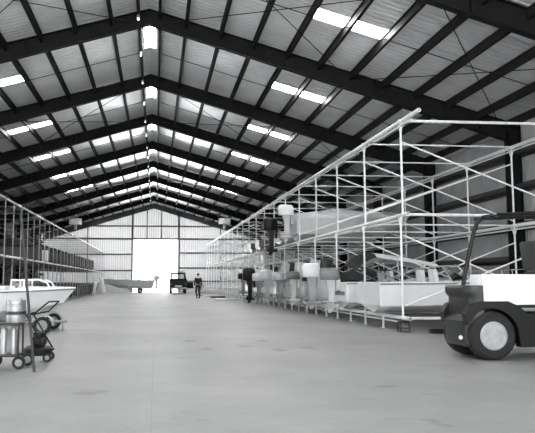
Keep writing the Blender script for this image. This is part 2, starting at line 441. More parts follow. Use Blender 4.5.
# ---------------------------------------------------------------- boat racks of scaffold pipe
def rack(name, label, xf, xr, ys, levels, pm, rm, feet, braces, pr, cr):
    r = thing(name, label, 'boat rack', (0, 0, 0))
    sg = 1 if xf(ys[0]) > 0 else -1
    post_me = {}
    for ti in range(len(levels) - 1):
        z0, z1 = levels[ti], levels[ti + 1]
        mb = MB(); mb.tube((0, 0, z0 - .0), (0, 0, z1 - .05), pr, 8)
        mb.tube((0, 0, z1 - .32), (0, -.16, z1 - .05), .016, 6); mb.tube((0, 0, z1 - .32), (0, .16, z1 - .05), .016, 6)
        mb.lathe([(.055, z0), (.055, z0 + .03)], n=10)
        post_me[ti] = mb.mesh('post', pm)
    bar = {}
    for k, y in enumerate(ys):
        f, b = xf(y), xr(y)
        for ti in range(len(levels) - 1):
            shared('post', post_me[ti], r, (f - sg * .06 * (ti == 0), y, 0)); shared('post', post_me[ti], r, (b, y, 0))
        for li, z in enumerate(levels):
            if li == 0 and not feet: continue
            mb = MB(); mb.tube((f - sg * .1, y - .12, z), (b + sg * .1, y - .12, z), .036 if (k == 0 and feet) else cr, 8); mb.build('crossbar', pm, r)
        if braces(k):
            for ti in range(len(levels) - 1):
                z0, z1 = levels[ti] + .15, levels[ti + 1] - .5
                MB().tube((f, y + .04, z1), (b, y + .04, z0), .022, 6).build('brace', pm, r)
                if k or ti == 0: MB().tube((f, y - .04, z0 + .15), (b, y - .04, z1), .022, 6).build('brace', pm, r)
    for li, z in enumerate(levels):
        if li == 0 and not feet: continue
        for xx in (xf, xr):
            ya, yb = ys[0] - (.35 if li < 2 else 1.25), ys[-1] + .3
            mb = MB(); mb.pipe_open((xx(ya), ya, z), (xx(yb), yb, z), .052)
            mb.tube((xx(ya + .5), ya + .5, z - .11), (xx(yb), yb, z - .10), .024, 6)
            mb.build('rail', rm, r)
    if feet:
        z = levels[0]; me = MB().tube((0, 0, 0), (0, 0, z), .03, 6).lathe([(.07, 0), (.07, .015)], n=8).mesh('foot', pm)
        for k, y in enumerate(ys):
            for xx in (xf, xr):
                if not (k == 0 and xx is xf): shared('foot', me, r, (xx(y) - sg * .06, y, 0))
                if k < len(ys) - 1: shared('foot', me, r, (xx(y + 1.5) - sg * .06, y + 1.5, 0))
    return r
YR = [16.9 + 3.05 * k for k in range(21)]
xfr = lambda y: 6.42 - 0.5 * (y - 16.9) / 61.0
xrr = lambda y: 10.95
RACK = rack('boat_rack', 'tall white pipe boat storage rack along the right wall', xfr, xrr, YR, (0.33, 2.88, 5.25), M['pipe'], M['pipe'], True, lambda k: True, .028, .022)
YL = [20.0 + 3.05 * k for k in range(19)]
lr = thing('boat_rack', 'grey pipe boat storage rack along the left wall', 'boat rack')
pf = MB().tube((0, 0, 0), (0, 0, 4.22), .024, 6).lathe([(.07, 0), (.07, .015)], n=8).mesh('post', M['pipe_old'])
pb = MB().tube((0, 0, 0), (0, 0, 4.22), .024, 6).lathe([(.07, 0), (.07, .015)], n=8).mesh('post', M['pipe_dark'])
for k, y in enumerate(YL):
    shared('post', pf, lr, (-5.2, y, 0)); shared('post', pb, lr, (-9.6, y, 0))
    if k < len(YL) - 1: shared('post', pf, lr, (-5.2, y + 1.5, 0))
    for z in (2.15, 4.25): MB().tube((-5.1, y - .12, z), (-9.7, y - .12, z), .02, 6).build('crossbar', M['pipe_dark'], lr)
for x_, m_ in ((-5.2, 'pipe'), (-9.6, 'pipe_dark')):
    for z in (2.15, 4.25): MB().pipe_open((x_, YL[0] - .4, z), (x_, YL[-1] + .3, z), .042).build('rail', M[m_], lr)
# stand under the nearest post of the right rack
s = thing('jack_stand', 'dark steel jack stand under the nearest white rack post', 'stand', (xfr(16.9) - .06, 16.9, 0))
mb = MB()
for sx in (-1, 1):
    for sy in (-1, 1): mb.tube((sx * .12, sy * .12, 0), (sx * .09, sy * .09, .25), .018, 6)
for z in (.02, .23): mb.path([(sx * (.12 - .03 * z / .25), sy * (.12 - .03 * z / .25), z) for sx, sy in ((-1, -1), (1, -1), (1, 1), (-1, 1), (-1, -1))], .012, 6)
mb.build('frame', M['darkp'], s)
MB().bx(-.12, .12, -.12, .12, .24, .262, .005).build('top_plate', M['darkp'], s)
MB().bx(-.1, .1, -.1, .1, .03, .06).bx(-.1, .1, -.1, .1, .12, .15).build('shelf', M['midp'], s)

# ---------------------------------------------------------------- boats
def boat_lines(L, B, D):
    N = 13; rows = []
    for i in range(N):
        t = i / (N - 1)
        q = max(0.0, (t - .40) / .60)
        bs = B / 2 * max(.012, 1 - q ** 2.1) * (0.95 + .05 * min(1, t / .3))
        bc = bs * (.88 - .28 * t ** 2)
        zk = .55 * D * max(0, (t - .5) / .5) ** 2.4
        zs = D * (1 + .16 * t * t)
        zc = max(zk + .02, .26 * D + .42 * D * t ** 2.2)
        rows.append(dict(t=t, k=(L * t * (1 - .13 * t), 0, zk), c=(L * t * (1 - .07 * t) - .05 * (1 - t), bc, zc), s=(L * t - .13 * (1 - t), bs, zs)))
    return rows
def boat(name, label, loc, rz, L=5.2, B=2.1, D=.8, hull='gel', group=None, deck=.5, motor=None, windshield=False, cover=None, canopy=False, seats=True, stripe=None, bow_rail=False, panel=False, cabin=False, console=False):
    r = thing(name, label, 'boat', loc, rz, group)
    rows = boat_lines(L, B, D); mir = lambda p: (p[0], -p[1], p[2])
    mb = MB(); rings = []
    for w_ in rows:
        k, c, s_ = w_['k'], w_['c'], w_['s']
        c2 = ((c[0] + s_[0]) / 2, (c[1] * .42 + s_[1] * .58), (c[2] + s_[2]) / 2)
        rings.append([s_, c2, c, (c[0] * .98 + k[0] * .02, c[1] * .94, c[2] - .03), k, (c[0] * .98 + k[0] * .02, -c[1] * .94, c[2] - .03), mir(c), mir(c2), mir(s_)])
    mb.loft(rings, cap0=True, cap1=False, closed=False)
    h = mb.build('hull', M[hull], r, ang=25)
    # deck: gunwale, cockpit liner and foredeck
    mb = MB(); rings = []
    td = deck
    for w_ in rows:
        s_ = w_['s']; t = w_['t']; b = s_[1]
        if t < td:
            g = max(b - .14, .05); fl = .28 * D
            x = s_[0] if t > 0 else s_[0] + .0
            rings.append([(x, b, s_[2]), (x, b - .02, s_[2] + .025), (x, g, s_[2] + .025), (x, g - .03, fl), (x, 0, fl), (x, -g + .03, fl), (x, -g, s_[2] + .025), (x, -b + .02, s_[2] + .025), (x, -b, s_[2])])
        else:
            x = s_[0]; cam_ = .10 * b
            rings.append([(x, b, s_[2]), (x, b * .97, s_[2] + .025), (x, b * .75, s_[2] + .025 + cam_ * .5), (x, b * .4, s_[2] + .03 + cam_ * .85), (x, 0, s_[2] + .03 + cam_), (x, -b * .4, s_[2] + .03 + cam_ * .85), (x, -b * .75, s_[2] + .025 + cam_ * .5), (x, -b * .97, s_[2] + .025), (x, -b, s_[2])])
    # motor well transom cap
    mb.loft(rings, cap0=False, cap1=False, closed=False)
    s0 = rows[0]['s']; mb.bx(s0[0] - .01, s0[0] + .06, -s0[1] + .02, s0[1] - .02, .28 * D, s0[2] + .02)
    mb.build('deck', M[hull], r, ang=30)
    mb = MB()
    for sg in (-1, 1): mb.path([(w_['s'][0], sg * (w_['s'][1] + .008), w_['s'][2] - .015) for w_ in rows], .022, 6)
    mb.build('rub_rail', M['midp' if not stripe else stripe], r)
    if panel:
        s_ = rows[0]['s']; c = rows[0]['c']
        mb = MB(); zz0, zz1 = c[2] + .04, s_[2] - .25
        mb.prism([(-.12, zz0), (-.155, zz1), (-.135, zz1), (-.06, zz0)], -c[1] * .9, c[1] * .9); mb.build('transom_panel', M['midp'], r)
        mb = MB()
        for q in range(5): mb.bx(-.155, -.135, .78 - q * .09, .84 - q * .09, s_[2] - .17, s_[2] - .10)
        mb.build('transom_lettering', M['blackp'], r)
    if seats:
        for yy in (-.42, .42):
            sx = L * .33
            o = MB().bx(sx - .25, sx + .25, yy * B / 2 - .22, yy * B / 2 + .22, .28 * D, .28 * D + .34, .04).build('seat', M['vinyl'], r)
            MB().box((sx - .26, yy * B / 2, .28 * D + .62), (.12, .44, .62), Matrix.Rotation(-.12, 3, 'Y'), .04).build('seat_back', M['vinyl' if not console else 'vinyld'], o)
    if windshield:
        xw = L * deck + .1; i = min(range(len(rows)), key=lambda q: abs(rows[q]['s'][0] - xw)); s_ = rows[i]['s']; bb = s_[1] * .86; z0 = s_[2] + .03
        base = [(xw - .55, bb, z0), (xw + .1, bb * .62, z0 + .04), (xw + .1, -bb * .62, z0 + .04), (xw - .55, -bb, z0)]
        top = [(xw - .75, bb * .97, z0 + .36), (xw - .22, bb * .58, z0 + .42), (xw - .22, -bb * .58, z0 + .42), (xw - .75, -bb * .97, z0 + .36)]
        mb = MB(); mb.path(base, .018, 6); mb.path(top, .02, 6)
        for p, q in zip(base, top): mb.tube(p, q, .018, 6)
        mb.tube(((base[1][0]), 0, z0 + .05), (top[1][0], 0, z0 + .42), .016, 6)
        fr = mb.build('windshield_frame', M['chrome'], r)
        mb = MB()
        for j in range(3): mb.add([base[j], base[j + 1], top[j + 1], top[j]], [(0, 1, 2, 3)])
        mb.build('windshield_glass', M['glass'], fr, smooth=False)
    if bow_rail:
        mb = MB(); up = []
        for w_ in rows:
            if w_['t'] >= deck + .1: up.append((w_['s'][0] - .05, w_['s'][1] * .9, w_['s'][2] + .3))
        full = up + [mir(p) for p in up[::-1]]
        mb.path(full, .014, 6)
        for p in full[::2]: mb.tube(p, (p[0] + .03, p[1], p[2] - .29), .012, 6)
        mb.build('bow_rail', M['chrome'], r)
    if canopy:
        z0 = D + .02
        def crown(u):
            if u < .25: return .52 + .40 * math.sin(u / .25 * PI / 2)
            return .92 - .30 * ((u - .25) / .75) ** 1.15
        def sheet(u0, u1, n):
            up = []
            for i in range(n + 1):
                u = u0 + (u1 - u0) * i / n; x = .15 + 2.6 * u
                up.append([(x, y * B * .47, z0 + crown(u) - .15 * abs(y) ** 3) for y in (-1, -.8, -.4, 0, .4, .8, 1)])
            dn = [[(p[0], p[1], p[2] - .03) for p in g] for g in up]
            return MB().loft([u_ + d_[::-1] for u_, d_ in zip(up, dn)])
        sheet(.25, 1, 9).build('canopy', M['canvasw'], r); sheet(0, .25, 5).build('canopy_flap', M['canvas'], r)
        v = MB()
        for sg in (-1, 1):
            yb = sg * B * .46
            for (xa, za), (xb, zb_) in (((1.5, 0), (.35, .55)), ((1.5, 0), (1.45, .70)), ((1.5, 0), (2.65, .46)), ((.75, .0), (2.5, .48)), ((2.4, 0), (.6, .68))):
                v.tube((xa, yb, z0 + za), (xb, yb, z0 + zb_), .014, 6)
        for xx, zz in ((.35, .55), (1.45, .70), (2.65, .46)): v.tube((xx, -B * .46, z0 + zz), (xx, B * .46, z0 + zz), .014, 6)
        v.build('canopy_frame', M['chrome'], r)
    if cover:
        mb = MB(); rings = []
        for i in range(11):
            t = i / 10; tt = t * (.92); w_ = rows[min(12, int(tt * 12))]; s_ = w_['s']; x = -.1 + tt * L
            hgt = (.16 + .26 * math.exp(-((t - .45) / .22) ** 2) + .05 * math.sin(9 * t)) * (1 if t < .95 else .3)
            b = s_[1] + .03
            rings.append([(x, b, s_[2] - .09), (x, b + .01, s_[2] + .02), (x, b * .6, s_[2] + .02 + hgt * .7), (x, 0, s_[2] + .02 + hgt), (x, -b * .6, s_[2] + .02 + hgt * .7), (x, -b - .01, s_[2] + .02), (x, -b, s_[2] - .09)])
        mb.loft(rings, True, True, False); mb.build('boat_cover', M[cover], r, ang=60)
    if cabin:
        z0 = D + .05; xa, xb = L * .62, L * .86; yw = B * .30
        mb = MB()
        for sg in (-1, 1):
            yb = sg * yw
            mb.path([(xa, yb, z0), (xa + .03, yb, z0 + .26), (xb - .28, yb * .92, z0 + .27), (xb - .1, yb * .7, z0 + .2), (xb, yb * .62, z0 + .02)], .025, 6)
            mb.tube((xa + .32, yb, z0), (xa + .32, yb * .95, z0 + .26), .025, 6)
        for px_, zz, k in ((xa + .03, .26, 1), (xb - .28, .27, .92), (xb, .02, .62)): mb.tube((px_, -yw * k, z0 + zz), (px_, yw * k, z0 + zz), .025, 6)
        fr = mb.build('cabin_frame', M['gel'], r)
        for sg in (-1, 1):
            yb = sg * yw
            MB().add([(xa, yb, z0), (xb - .02, yb * .64, z0), (xb - .28, yb * .92, z0 + .26), (xa + .03, yb, z0 + .25)], [(0, 1, 2, 3)]).build('cabin_window', M['glass'], fr, smooth=False)
        MB().bx(L * .2, xa - .1, -yw, yw, z0 - .02, z0 + .12, .04).build('cabin_roof', M['gel2'], r)
    if console:
        sx = L * .45
        MB().bx(sx - .2, sx + .25, -.35, .35, .28 * D, D + .30, .05).build('console', M['gel2'], r)
        MB().box((sx - .75, 0, D + .32), (.14, .85, .75), Matrix.Rotation(-.1, 3, 'Y'), .05).build('seat_back', M['vinyld'], r)
        MB().box((.40, -.30, D + .45), (.34, .40, .86), Matrix.Rotation(.16, 3, 'Y'), .04).build('cushion', M['vinyl'], r)
        MB().box((.86, -.25, D + .45), (.44, .44, .90), Matrix.Rotation(.12, 3, 'Y'), .04).build('cushion', M['vinyld'], r)
    if motor: outboard(r, motor, (-.13, 0, D))
    return r
def outboard(par, spec, at):
    mat_c, mat_l, sc, tall = spec
    ax, ay, az = at
    T = lambda p: (ax + p[0] * sc, ay + p[1] * sc, az + p[2] * sc)
    mb = MB()
    mb.loft([[T(p) for p in ((-.12, -.09, .12), (-.42, -.07, .12), (-.42, .07, .12), (-.12, .09, .12))],
             [T(p) for p in ((-.14, -.07, -.2), (-.34, -.06, -.2), (-.34, .06, -.2), (-.14, .07, -.2))],
             [T(p) for p in ((-.16, -.05, -.62), (-.33, -.05, -.62), (-.33, .05, -.62), (-.16, .05, -.62))]])
    mb.loft([[T(p) for p in ((-.10, -.13, -.56), (-.55, -.1, -.56), (-.55, .1, -.56), (-.10, .13, -.56))], [T(p) for p in ((-.10, -.13, -.58), (-.55, -.1, -.58), (-.55, .1, -.58), (-.10, .13, -.58))]])
    mb.path([T((.0, 0, -.72)), T((-.1, 0, -.72)), T((-.3, 0, -.72)), T((-.45, 0, -.72))], .07 * sc, 10, True, .05 * sc)
    mb.loft([[T(p) for p in ((-.14, -.035, -.6), (-.4, -.03, -.6), (-.4, .03, -.6), (-.14, .035, -.6))], [T(p) for p in ((-.14, -.03, -.76), (-.36, -.03, -.76), (-.36, .03, -.76), (-.14, .03, -.76))]])
    mb.prism([(T((-.12, 0, 0))[0], T((0, 0, -.75))[2]), (T((-.36, 0, 0))[0], T((0, 0, -.75))[2]), (T((-.34, 0, 0))[0], T((0, 0, -.92))[2]), (T((-.26, 0, 0))[0], T((0, 0, -.92))[2])], ay - .012, ay + .012)
    mb.box(T((-.04, 0, -.05)), (.12 * sc, .26 * sc, .34 * sc))
    leg = mb.build('outboard_motor', M[mat_l], par, ang=35)
    mb = MB(); rings = []
    h = .46 * tall
    for u, k in ((0, .9), (.06, 1.0), (.55, 1.0), (.82, .94), (.95, .8), (1.0, .55)):
        z = .10 + h * u; rings.append([T((-.27 + .29 * k * cx_ - .02 * u, .20 * k * cy_, z)) for cx_, cy_ in ((1, -.6), (1, .6), (.75, 1), (-.6, 1), (-1, .65), (-1, -.65), (-.6, -1), (.75, -1))])
    mb.loft(rings); mb.build('cowl', M[mat_c], leg, ang=50)
    mb = MB(); c = T((-.47, 0, -.72))
    mb.lathe([(.05 * sc, c[0] + .0), (.055 * sc, c[0] - .05), (.02 * sc, c[0] - .12)], (0, c[1], c[2]), 'X', 10)
    for q in range(3):
        a = 2 * PI * q / 3; d = Vector((0, math.cos(a), math.sin(a))); e = Vector((0, -math.sin(a), math.cos(a)))
        o = Vector((c[0] - .05, c[1], c[2]))
        mb.add([o + d * .04 * sc - e * .03, o + d * .16 * sc - e * .07 * sc + Vector((.03, 0, 0)), o + d * .18 * sc + e * .03 * sc, o + d * .05 * sc + e * .03 - Vector((.03, 0, 0)),
                o + d * .04 * sc - e * .03 + Vector((.012, 0, 0)), o + d * .16 * sc - e * .07 * sc + Vector((.042, 0, 0)), o + d * .18 * sc + e * .03 * sc + Vector((.012, 0, 0)), o + d * .05 * sc + e * .03 - Vector((.018, 0, 0))],
               [(0, 1, 2, 3), (7, 6, 5, 4), (0, 4, 5, 1), (1, 5, 6, 2), (2, 6, 7, 3), (3, 7, 4, 0)])
    mb.build('propeller', M['steel'], leg)

ZB = 0.40        # keel height on the bottom level
yc = lambda k: 16.9 + 3.05 * k + 1.5
G = 'boats on the bottom level of the right rack'
boat('runabout', 'white runabout with chrome windshield behind the nearest rack post', (6.10, yc(0) + .05, ZB), 0, 5.4, 2.15, .78, 'gel', G, windshield=True, bow_rail=True, deck=.42)
boat('runabout', 'white motorboat with a pale folding canopy, second along the right rack', (6.08, yc(1), ZB), 0, 5.0, 2.0, .78, 'gel', G, canopy=True, motor=('midp', 'lightp', 1.0, .8), panel=True)
boat('runabout', 'boxy white boat with white outboard and dark canvas cover', (6.2, yc(2), ZB), 0, 4.8, 2.2, .86, 'gel2', G, cover='canvas', motor=('gel', 'gelg', 1.1, 1.0))
boat('skiff', 'grey boat with pale rim and grey cowl outboard, fourth along the rack', (6.1, yc(3), ZB), 0, 4.6, 2.1, .8, 'gelg', G, motor=('geld', 'lightp', 1.0, .7), console=True)
boat('skiff', 'pale grey skiff with light cowl outboard, fifth along the rack', (6.1, yc(4), ZB), 0, 4.4, 2.0, .78, 'gelg', G, motor=('gelg', 'midp', .95, .85), console=True)
boat('skiff', 'pale skiff with large off-white outboard, sixth along the rack', (6.05, yc(5), ZB), 0, 4.4, 2.0, .8, 'gel2', G, motor=('gel2', 'gelg', 1.08, .95), console=True)
boat('skiff', 'grey covered skiff beside the boat with the black outboard', (6.05, yc(6), ZB), 0, 4.4, 2.0, .74, 'gelg', G, cover='canvasg', motor=('gel2', 'midp', 1.0, .9))
boat('skiff', 'small skiff with tall black outboard on the bottom rack level', (6.05, yc(7), ZB), 0, 4.2, 1.9, .74, 'geld', G, motor=('blackp', 'blackp', 1.25, 1.2), console=True)
boat('skiff', 'far white skiff with a dark panel beyond the black outboard', (6.0, yc(8), ZB), 0, 4.2, 2.0, .85, 'gel2', G, motor=('blackp', 'midp', 1.0, .8))
G2 = 'boats on the middle level of the right rack'
boat('runabout', 'large pale boat with canvas cover and white outboard on upper level', (6.42, 30.35, 2.98), 0, 5.2, 2.15, 1.02, 'gel2', G2, cover='canvasw', motor=('gel', 'gelg', 1.15, .9))
boat('skiff', 'upper level skiff with tall black outboard', (6.2, 33.2, 2.98), 0, 4.4, 1.9, .55, 'gelg', G2, motor=('blackp', 'blackp', 1.15, 1.15))
boat('skiff', 'small dark dinghy on upper level beyond the black outboard', (6.1, 39.2, 2.98), 0, 3.8, 1.6, .5, 'geld', G2, seats=False)
boat('skiff', 'farthest small dinghy on the upper rack level', (6.05, 42.2, 2.98), 0, 3.8, 1.6, .5, 'geld', G2, seats=False)

# boat on a trailer poking out at the left
def trailer(label, loc, rz, L, wx, wz=.24, zf=.38):
    t = thing('boat_trailer', label, 'trailer', loc, rz)
    mb = MB()
    for sg in (-1, 1):
        mb.path([(-.1, sg * .45, zf), (L * .7, sg * .45, zf), (L + .2, 0, zf + .02)], .035, 6)
        mb.tube((wx, sg * .78, .26), (wx, sg * .4, zf - .02), .03, 6)
    for xx in (.1, L * .35, L * .68): mb.tube((xx, -.45, zf), (xx, .45, zf), .03, 6)
    mb.build('frame', M['steel'], t)
    for sg in (-1, 1):
        tr = MB().lathe([(.12, -.08), (wz - .03, -.085), (wz, -.05), (wz, .05), (wz - .03, .085), (.12, .08)], (wx, sg * .88, wz), 'Y', 22).build('tire', M['tire'], t)
        MB().lathe([(.125, -.082), (.12, -.095), (.11, -.09), (.06, -.10), (.02, -.105), (.02, .105), (.06, .10), (.11, .09), (.12, .095), (.125, .082)], (wx, sg * .88, wz), 'Y', 18).build('wheel_rim', M['midp'], tr)
        mb = MB(); sec = [(wx + (wz + .06) * math.cos(a), wz + (wz + .06) * math.sin(a)) for a in [PI * q / 8 for q in range(9)]]
        mb.prism(sec + [(x_ * .0 + wx + (x_ - wx) * .93, wz + (z_ - wz) * .93) for x_, z_ in sec[::-1]], sg * .88 - .1, sg * .88 + .1); mb.build('fender', M['steel'], t)
    MB().tube((L + .1, 0, zf + .02), (L + .1, 0, .02), .025, 6).build('jack_leg', M['steel'], t)
    return t
boat('cabin_boat', 'white cabin boat with bow pointing into the aisle at left', (-5.6, 17.9, .27), 0, 3.9, 2.0, .68, 'gel', cabin=True, deck=.6, seats=False)
trailer('low trailer carrying the white cabin boat at the left', (-5.5, 17.9, 0), 0, 3.4, 3.15, .2, .225)
# far boat on its trailer by the doorway
boat('runabout', 'pale open boat on a trailer beside the far doorway', (-.05, 72.0, .47), PI, 5.05, 2.1, .85, 'gel2', motor=('gel2', 'midp', 1.0, .8), stripe='lightp', deck=.55)
trailer('trailer carrying the pale boat beside the far doorway', (-.05, 72.0, 0), PI, 4.75, 1.25, .28)

# ---------------------------------------------------------------- forklift
fk = thing('forklift', 'dark and white forklift truck parked at the right edge', 'forklift', (5.59, 11.23, 0))
yn, yf = -.5, .5
def plan(x0, x1, y0, y1, r):      # rounded rear corners, square front
    pts = [(x1, y0)]
    pts += [(x0 + r - r * math.sin(q), y0 + r - r * math.cos(q)) for q in [PI / 2 * k / 6 for k in range(7)]]
    pts += [(x0 + r - r * math.cos(q), y1 - r + r * math.sin(q)) for q in [PI / 2 * k / 6 for k in range(7)]]
    return pts + [(x1, y1)]
mb = MB(); rings = []
for z, x0, r in ((.20, -.37, .2), (.24, -.41, .2), (.60, -.41, .2), (.66, -.38, .19), (.70, -.33, .17), (.98, -.33, .17), (1.02, -.38, .2), (1.06, -.40, .2), (1.13, -.40, .2), (1.17, -.37, .18)):
    rings.append([Vector((x_, y_, z)) for x_, y_ in plan(x0, -.12, yn, yf, r)])
mb.loft([[Vector((min(v.x, -.2), v.y, v.z)) for v in q] for q in rings[:3]]); mb.loft(rings[2:]); mb.build('counterweight', M['darkp'], fk, ang=30)
mb = MB()      # black skirt with wheel arch
arc = [(.44 * math.cos(q), .37 + .44 * math.sin(q)) for q in [PI - .42 - (PI - .42) * k / 12 for k in range(13)]]
sec = arc + [(.46, .2), (1.6, .2), (1.6, .72), (.60, .72), (.46, .84), (.28, .92), (-.20, .92), (-.34, .86), (-.43, .72)]
mb.prism(sec, yn - .012, yn + .14); mb.prism(sec, yf - .14, yf + .012); mb.bx(.45, 1.6, yn + .1, yf - .1, .25, .72); mb.bx(-.22, 1.5, yn + .02, yf - .02, .815, .88); mb.bx(-.2, .5, -.2, .2, .3, .85); mb.build('chassis', M['blackp'], fk, ang=30)
mb = MB(); mb.bx(-.125, 1.55, yn + .005, -.02, .86, 1.345, .02); mb.bx(-.1, 1.55, -.05, yf - .02, .74, 1.16, .02); mb.build('hood', M['whitep'], fk)
for sy in (yn, yf):
    sg = -1 if sy < 0 else 1
    t = MB().lathe([(.22, -.12), (.33, -.13), (.375, -.09), (.38, 0), (.375, .09), (.33, .13), (.22, .12)], (0, sy - sg * .08, .38), 'Y', 36).build('tire', M['tire'], fk)
    rm = MB().lathe([(.225, -.125), (.205, -.14), (.195, -.08), (.15, -.05), (.12, -.05), (.10, -.05), (.085, -.13), (.03, -.14), (.03, .14), (.085, .13), (.10, .05), (.12, .05), (.15, .05), (.195, .08), (.205, .14), (.225, .125)], (0, sy - sg * .08, .38), 'Y', 30).build('wheel_rim', M['rim'], t)
    mb = MB()
    for q in range(6): a = 2 * PI * q / 6; mb.lathe([(.014, -.12), (.014, -.07)] if sg < 0 else [(.014, .07), (.014, .12)], (.14 * math.cos(a), sy - sg * .08, .38 + .14 * math.sin(a)), 'Y', 6)
    mb.build('lug_nut', M['steel'], rm)
    t = MB().lathe([(.24, -.14), (.36, -.15), (.41, -.1), (.42, 0), (.41, .1), (.36, .15), (.24, .14)], (1.95, sy - sg * .08, .42), 'Y', 30).build('tire', M['tire'], fk)
    MB().lathe([(.24, -.13), (.1, -.1), (.03, -.13), (.03, .13), (.1, .1), (.24, .13)], (1.95, sy - sg * .08, .42), 'Y', 24).build('wheel_rim', M['lightp'], t)
MB().lathe([(.035, 0), (.03, -.02)], (-.525, yn, .36), 'Y', 12).build('side_lamp', M['lightp'], fk)
mb = MB().bx(.95, 2.35, yn + .05, yf - .05, .22, .5); mb.build('front_frame', M['blackp'], fk)
mb = MB()      # overhead guard on one rear post
mb.path([(-.24, 0, 1.1), (-.19, 0, 1.35), (-.08, 0, 1.8), (0, 0, 2.08), (.06, 0, 2.22), (.16, 0, 2.30), (.34, 0, 2.33)], .036, 8)
for sy in (-.42, 0, .42): mb.path([(.2, sy, 2.31), (1.2, sy, 2.36), (1.55, sy, 2.3), (1.75, sy, 1.9), (1.85, sy, .5)] if sy else [(.2, 0, 2.31), (1.5, 0, 2.34)], .028, 8)
for q in range(9): mb.tube((.2 + q * .16, -.42, 2.30 + .005 * q), (.2 + q * .16, .42, 2.30 + .005 * q), .018, 6)
mb.build('overhead_guard', M['blackp'], fk)
sb = MB().bx(.95, 1.4, -.26, .26, 1.16, 1.40, .04).build('seat', M['vinyld'], fk)
MB().box((.97, 0, 1.66), (.1, .5, .5), Matrix.Rotation(-.1, 3, 'Y'), .04).build('seat_back', M['vinyld'], sb)
mb = MB(); mb.tube((1.5, 0, 1.0), (1.2, 0, 1.6), .025, 8); mb.path([(1.2 + .08 * math.sin(a), .17 * math.cos(a), 1.6 + .14 * math.sin(a)) for a in [2 * PI * q / 16 for q in range(17)]], .014, 6); mb.build('steering_wheel', M['blackp'], fk)
mb = MB()
for sy in (-.35, .35): mb.bx(2.36, 2.46, sy - .05, sy + .05, .08, 2.5)
for z in (.4, 1.4, 2.45): mb.bx(2.37, 2.45, -.35, .35, z - .04, z + .04)
mb.build('mast', M['blackp'], fk)
for sy in (-.28, .28):
    mb = MB(); mb.prism([(2.48, .06), (3.5, .06), (3.5, .075), (2.53, .12), (2.53, .7), (2.48, .7)], sy - .06, sy + .06); mb.build('fork', M['steel'], fk)

# ---------------------------------------------------------------- four-wheel drive by the door
car = thing('car', 'dark four wheel drive car parked in front of the far doorway', 'car', (2.52, 70.4, 0))
mb = MB()      # body seen from behind; length along +y
sec = [(-.80, .42), (-.87, .55), (-.87, 1.4), (-.82, 1.4), (.82, 1.4), (.87, 1.4), (.87, .55), (.80, .42)]
mb.loft([[(x_, yy, z_) for x_, z_ in sec] for yy in (0, 4.1)])
mb.build('body', M['blackp'], car, ang=30)
mb = MB()
for sg in (-1, 1):
    for ya, yb in ((.05, .3), (2.3, 2.05)):
        mb.loft([[(sg * .80, ya - .05, 1.38), (sg * .68, ya - .05, 1.38), (sg * .68, ya + .07, 1.38), (sg * .80, ya + .07, 1.38)], [(sg * .70, yb - .05, 2.0), (sg * .58, yb - .05, 2.0), (sg * .58, yb + .07, 2.0), (sg * .70, yb + .07, 2.0)]])
mb.bx(-.8, .8, 0, .08, 1.38, 1.48)
mb.bx(-.72, .72, .22, .36, 1.94, 2.02); mb.bx(-.72, .72, 2.0, 2.14, 1.94, 2.02)
for sg in (-1, 1): mb.bx(sg * .64 - .06, sg * .64 + .06, .22, 2.14, 1.94, 2.02)
mb.build('window_pillars', M['blackp'], car)
MB().bx(-.72, .72, .2, 2.15, 1.98, 2.08, .05).build('roof', M['blackp'], car)
MB().add([(-.68, .08, 1.48), (.68, .08, 1.48), (.58, .3, 1.98), (-.58, .3, 1.98)], [(0, 1, 2, 3)]).build('window_glass', M['glass'], car, smooth=False)
MB().add([(-.68, 2.32, 1.4), (.68, 2.32, 1.4), (.58, 2.08, 1.98), (-.58, 2.08, 1.98)], [(0, 1, 2, 3)]).build('window_glass', M['glass'], car, smooth=False)
mb = MB()
for xx in (-.66, .66): mb.tube((xx, .25, 2.24), (xx, 2.1, 2.24), .02, 6)
for yy in (.25, .85, 1.5, 2.1): mb.tube((-.66, yy, 2.24), (.66, yy, 2.24), .02, 6); mb.tube((-.66, yy, 2.06), (-.66, yy, 2.24), .015, 6); mb.tube((.66, yy, 2.06), (.66, yy, 2.24), .015, 6)
mb.bx(-.66, .66, .25, 2.1, 2.13, 2.17)
mb.build('roof_rack', M['lightp'], car)
for sx in (-.70, .70):
    for yy in (.75, 3.35):
        t = MB().lathe([(.2, -.11), (.34, -.12), (.37, -.08), (.37, .08), (.34, .12), (.2, .11)], (sx, yy, .37), 'X', 24).build('tire', M['tire'], car)
        MB().lathe([(.2, -.112), (.18, -.125), (.06, -.12), (.06, .12), (.18, .125), (.2, .112)], (sx, yy, .37), 'X', 16).build('wheel_rim', M['midp'], t)
MB().bx(-.85, .85, -.14, -.0, .46, .6, .03).build('bumper', M['steel'], car)
for sx in (-.74, .74): MB().bx(sx - .07, sx + .07, -.03, .01, .85, 1.05, .01).build('tail_lamp', M['tail'], car)
MB().bx(-.35, .35, -.04, .0, .66, .8).build('plate', M['lightp'], car)
d = MB().bx(.88, 1.62, 1.95, 2.03, .48, 1.12, .03).build('door', M['blackp'], car)
MB().path([(.92, 1.99, 1.1), (.95, 1.99, 1.5), (1.1, 1.99, 1.64), (1.5, 1.99, 1.62), (1.58, 1.99, 1.1)], .022, 6).build('door_window_frame', M['midp'], d)

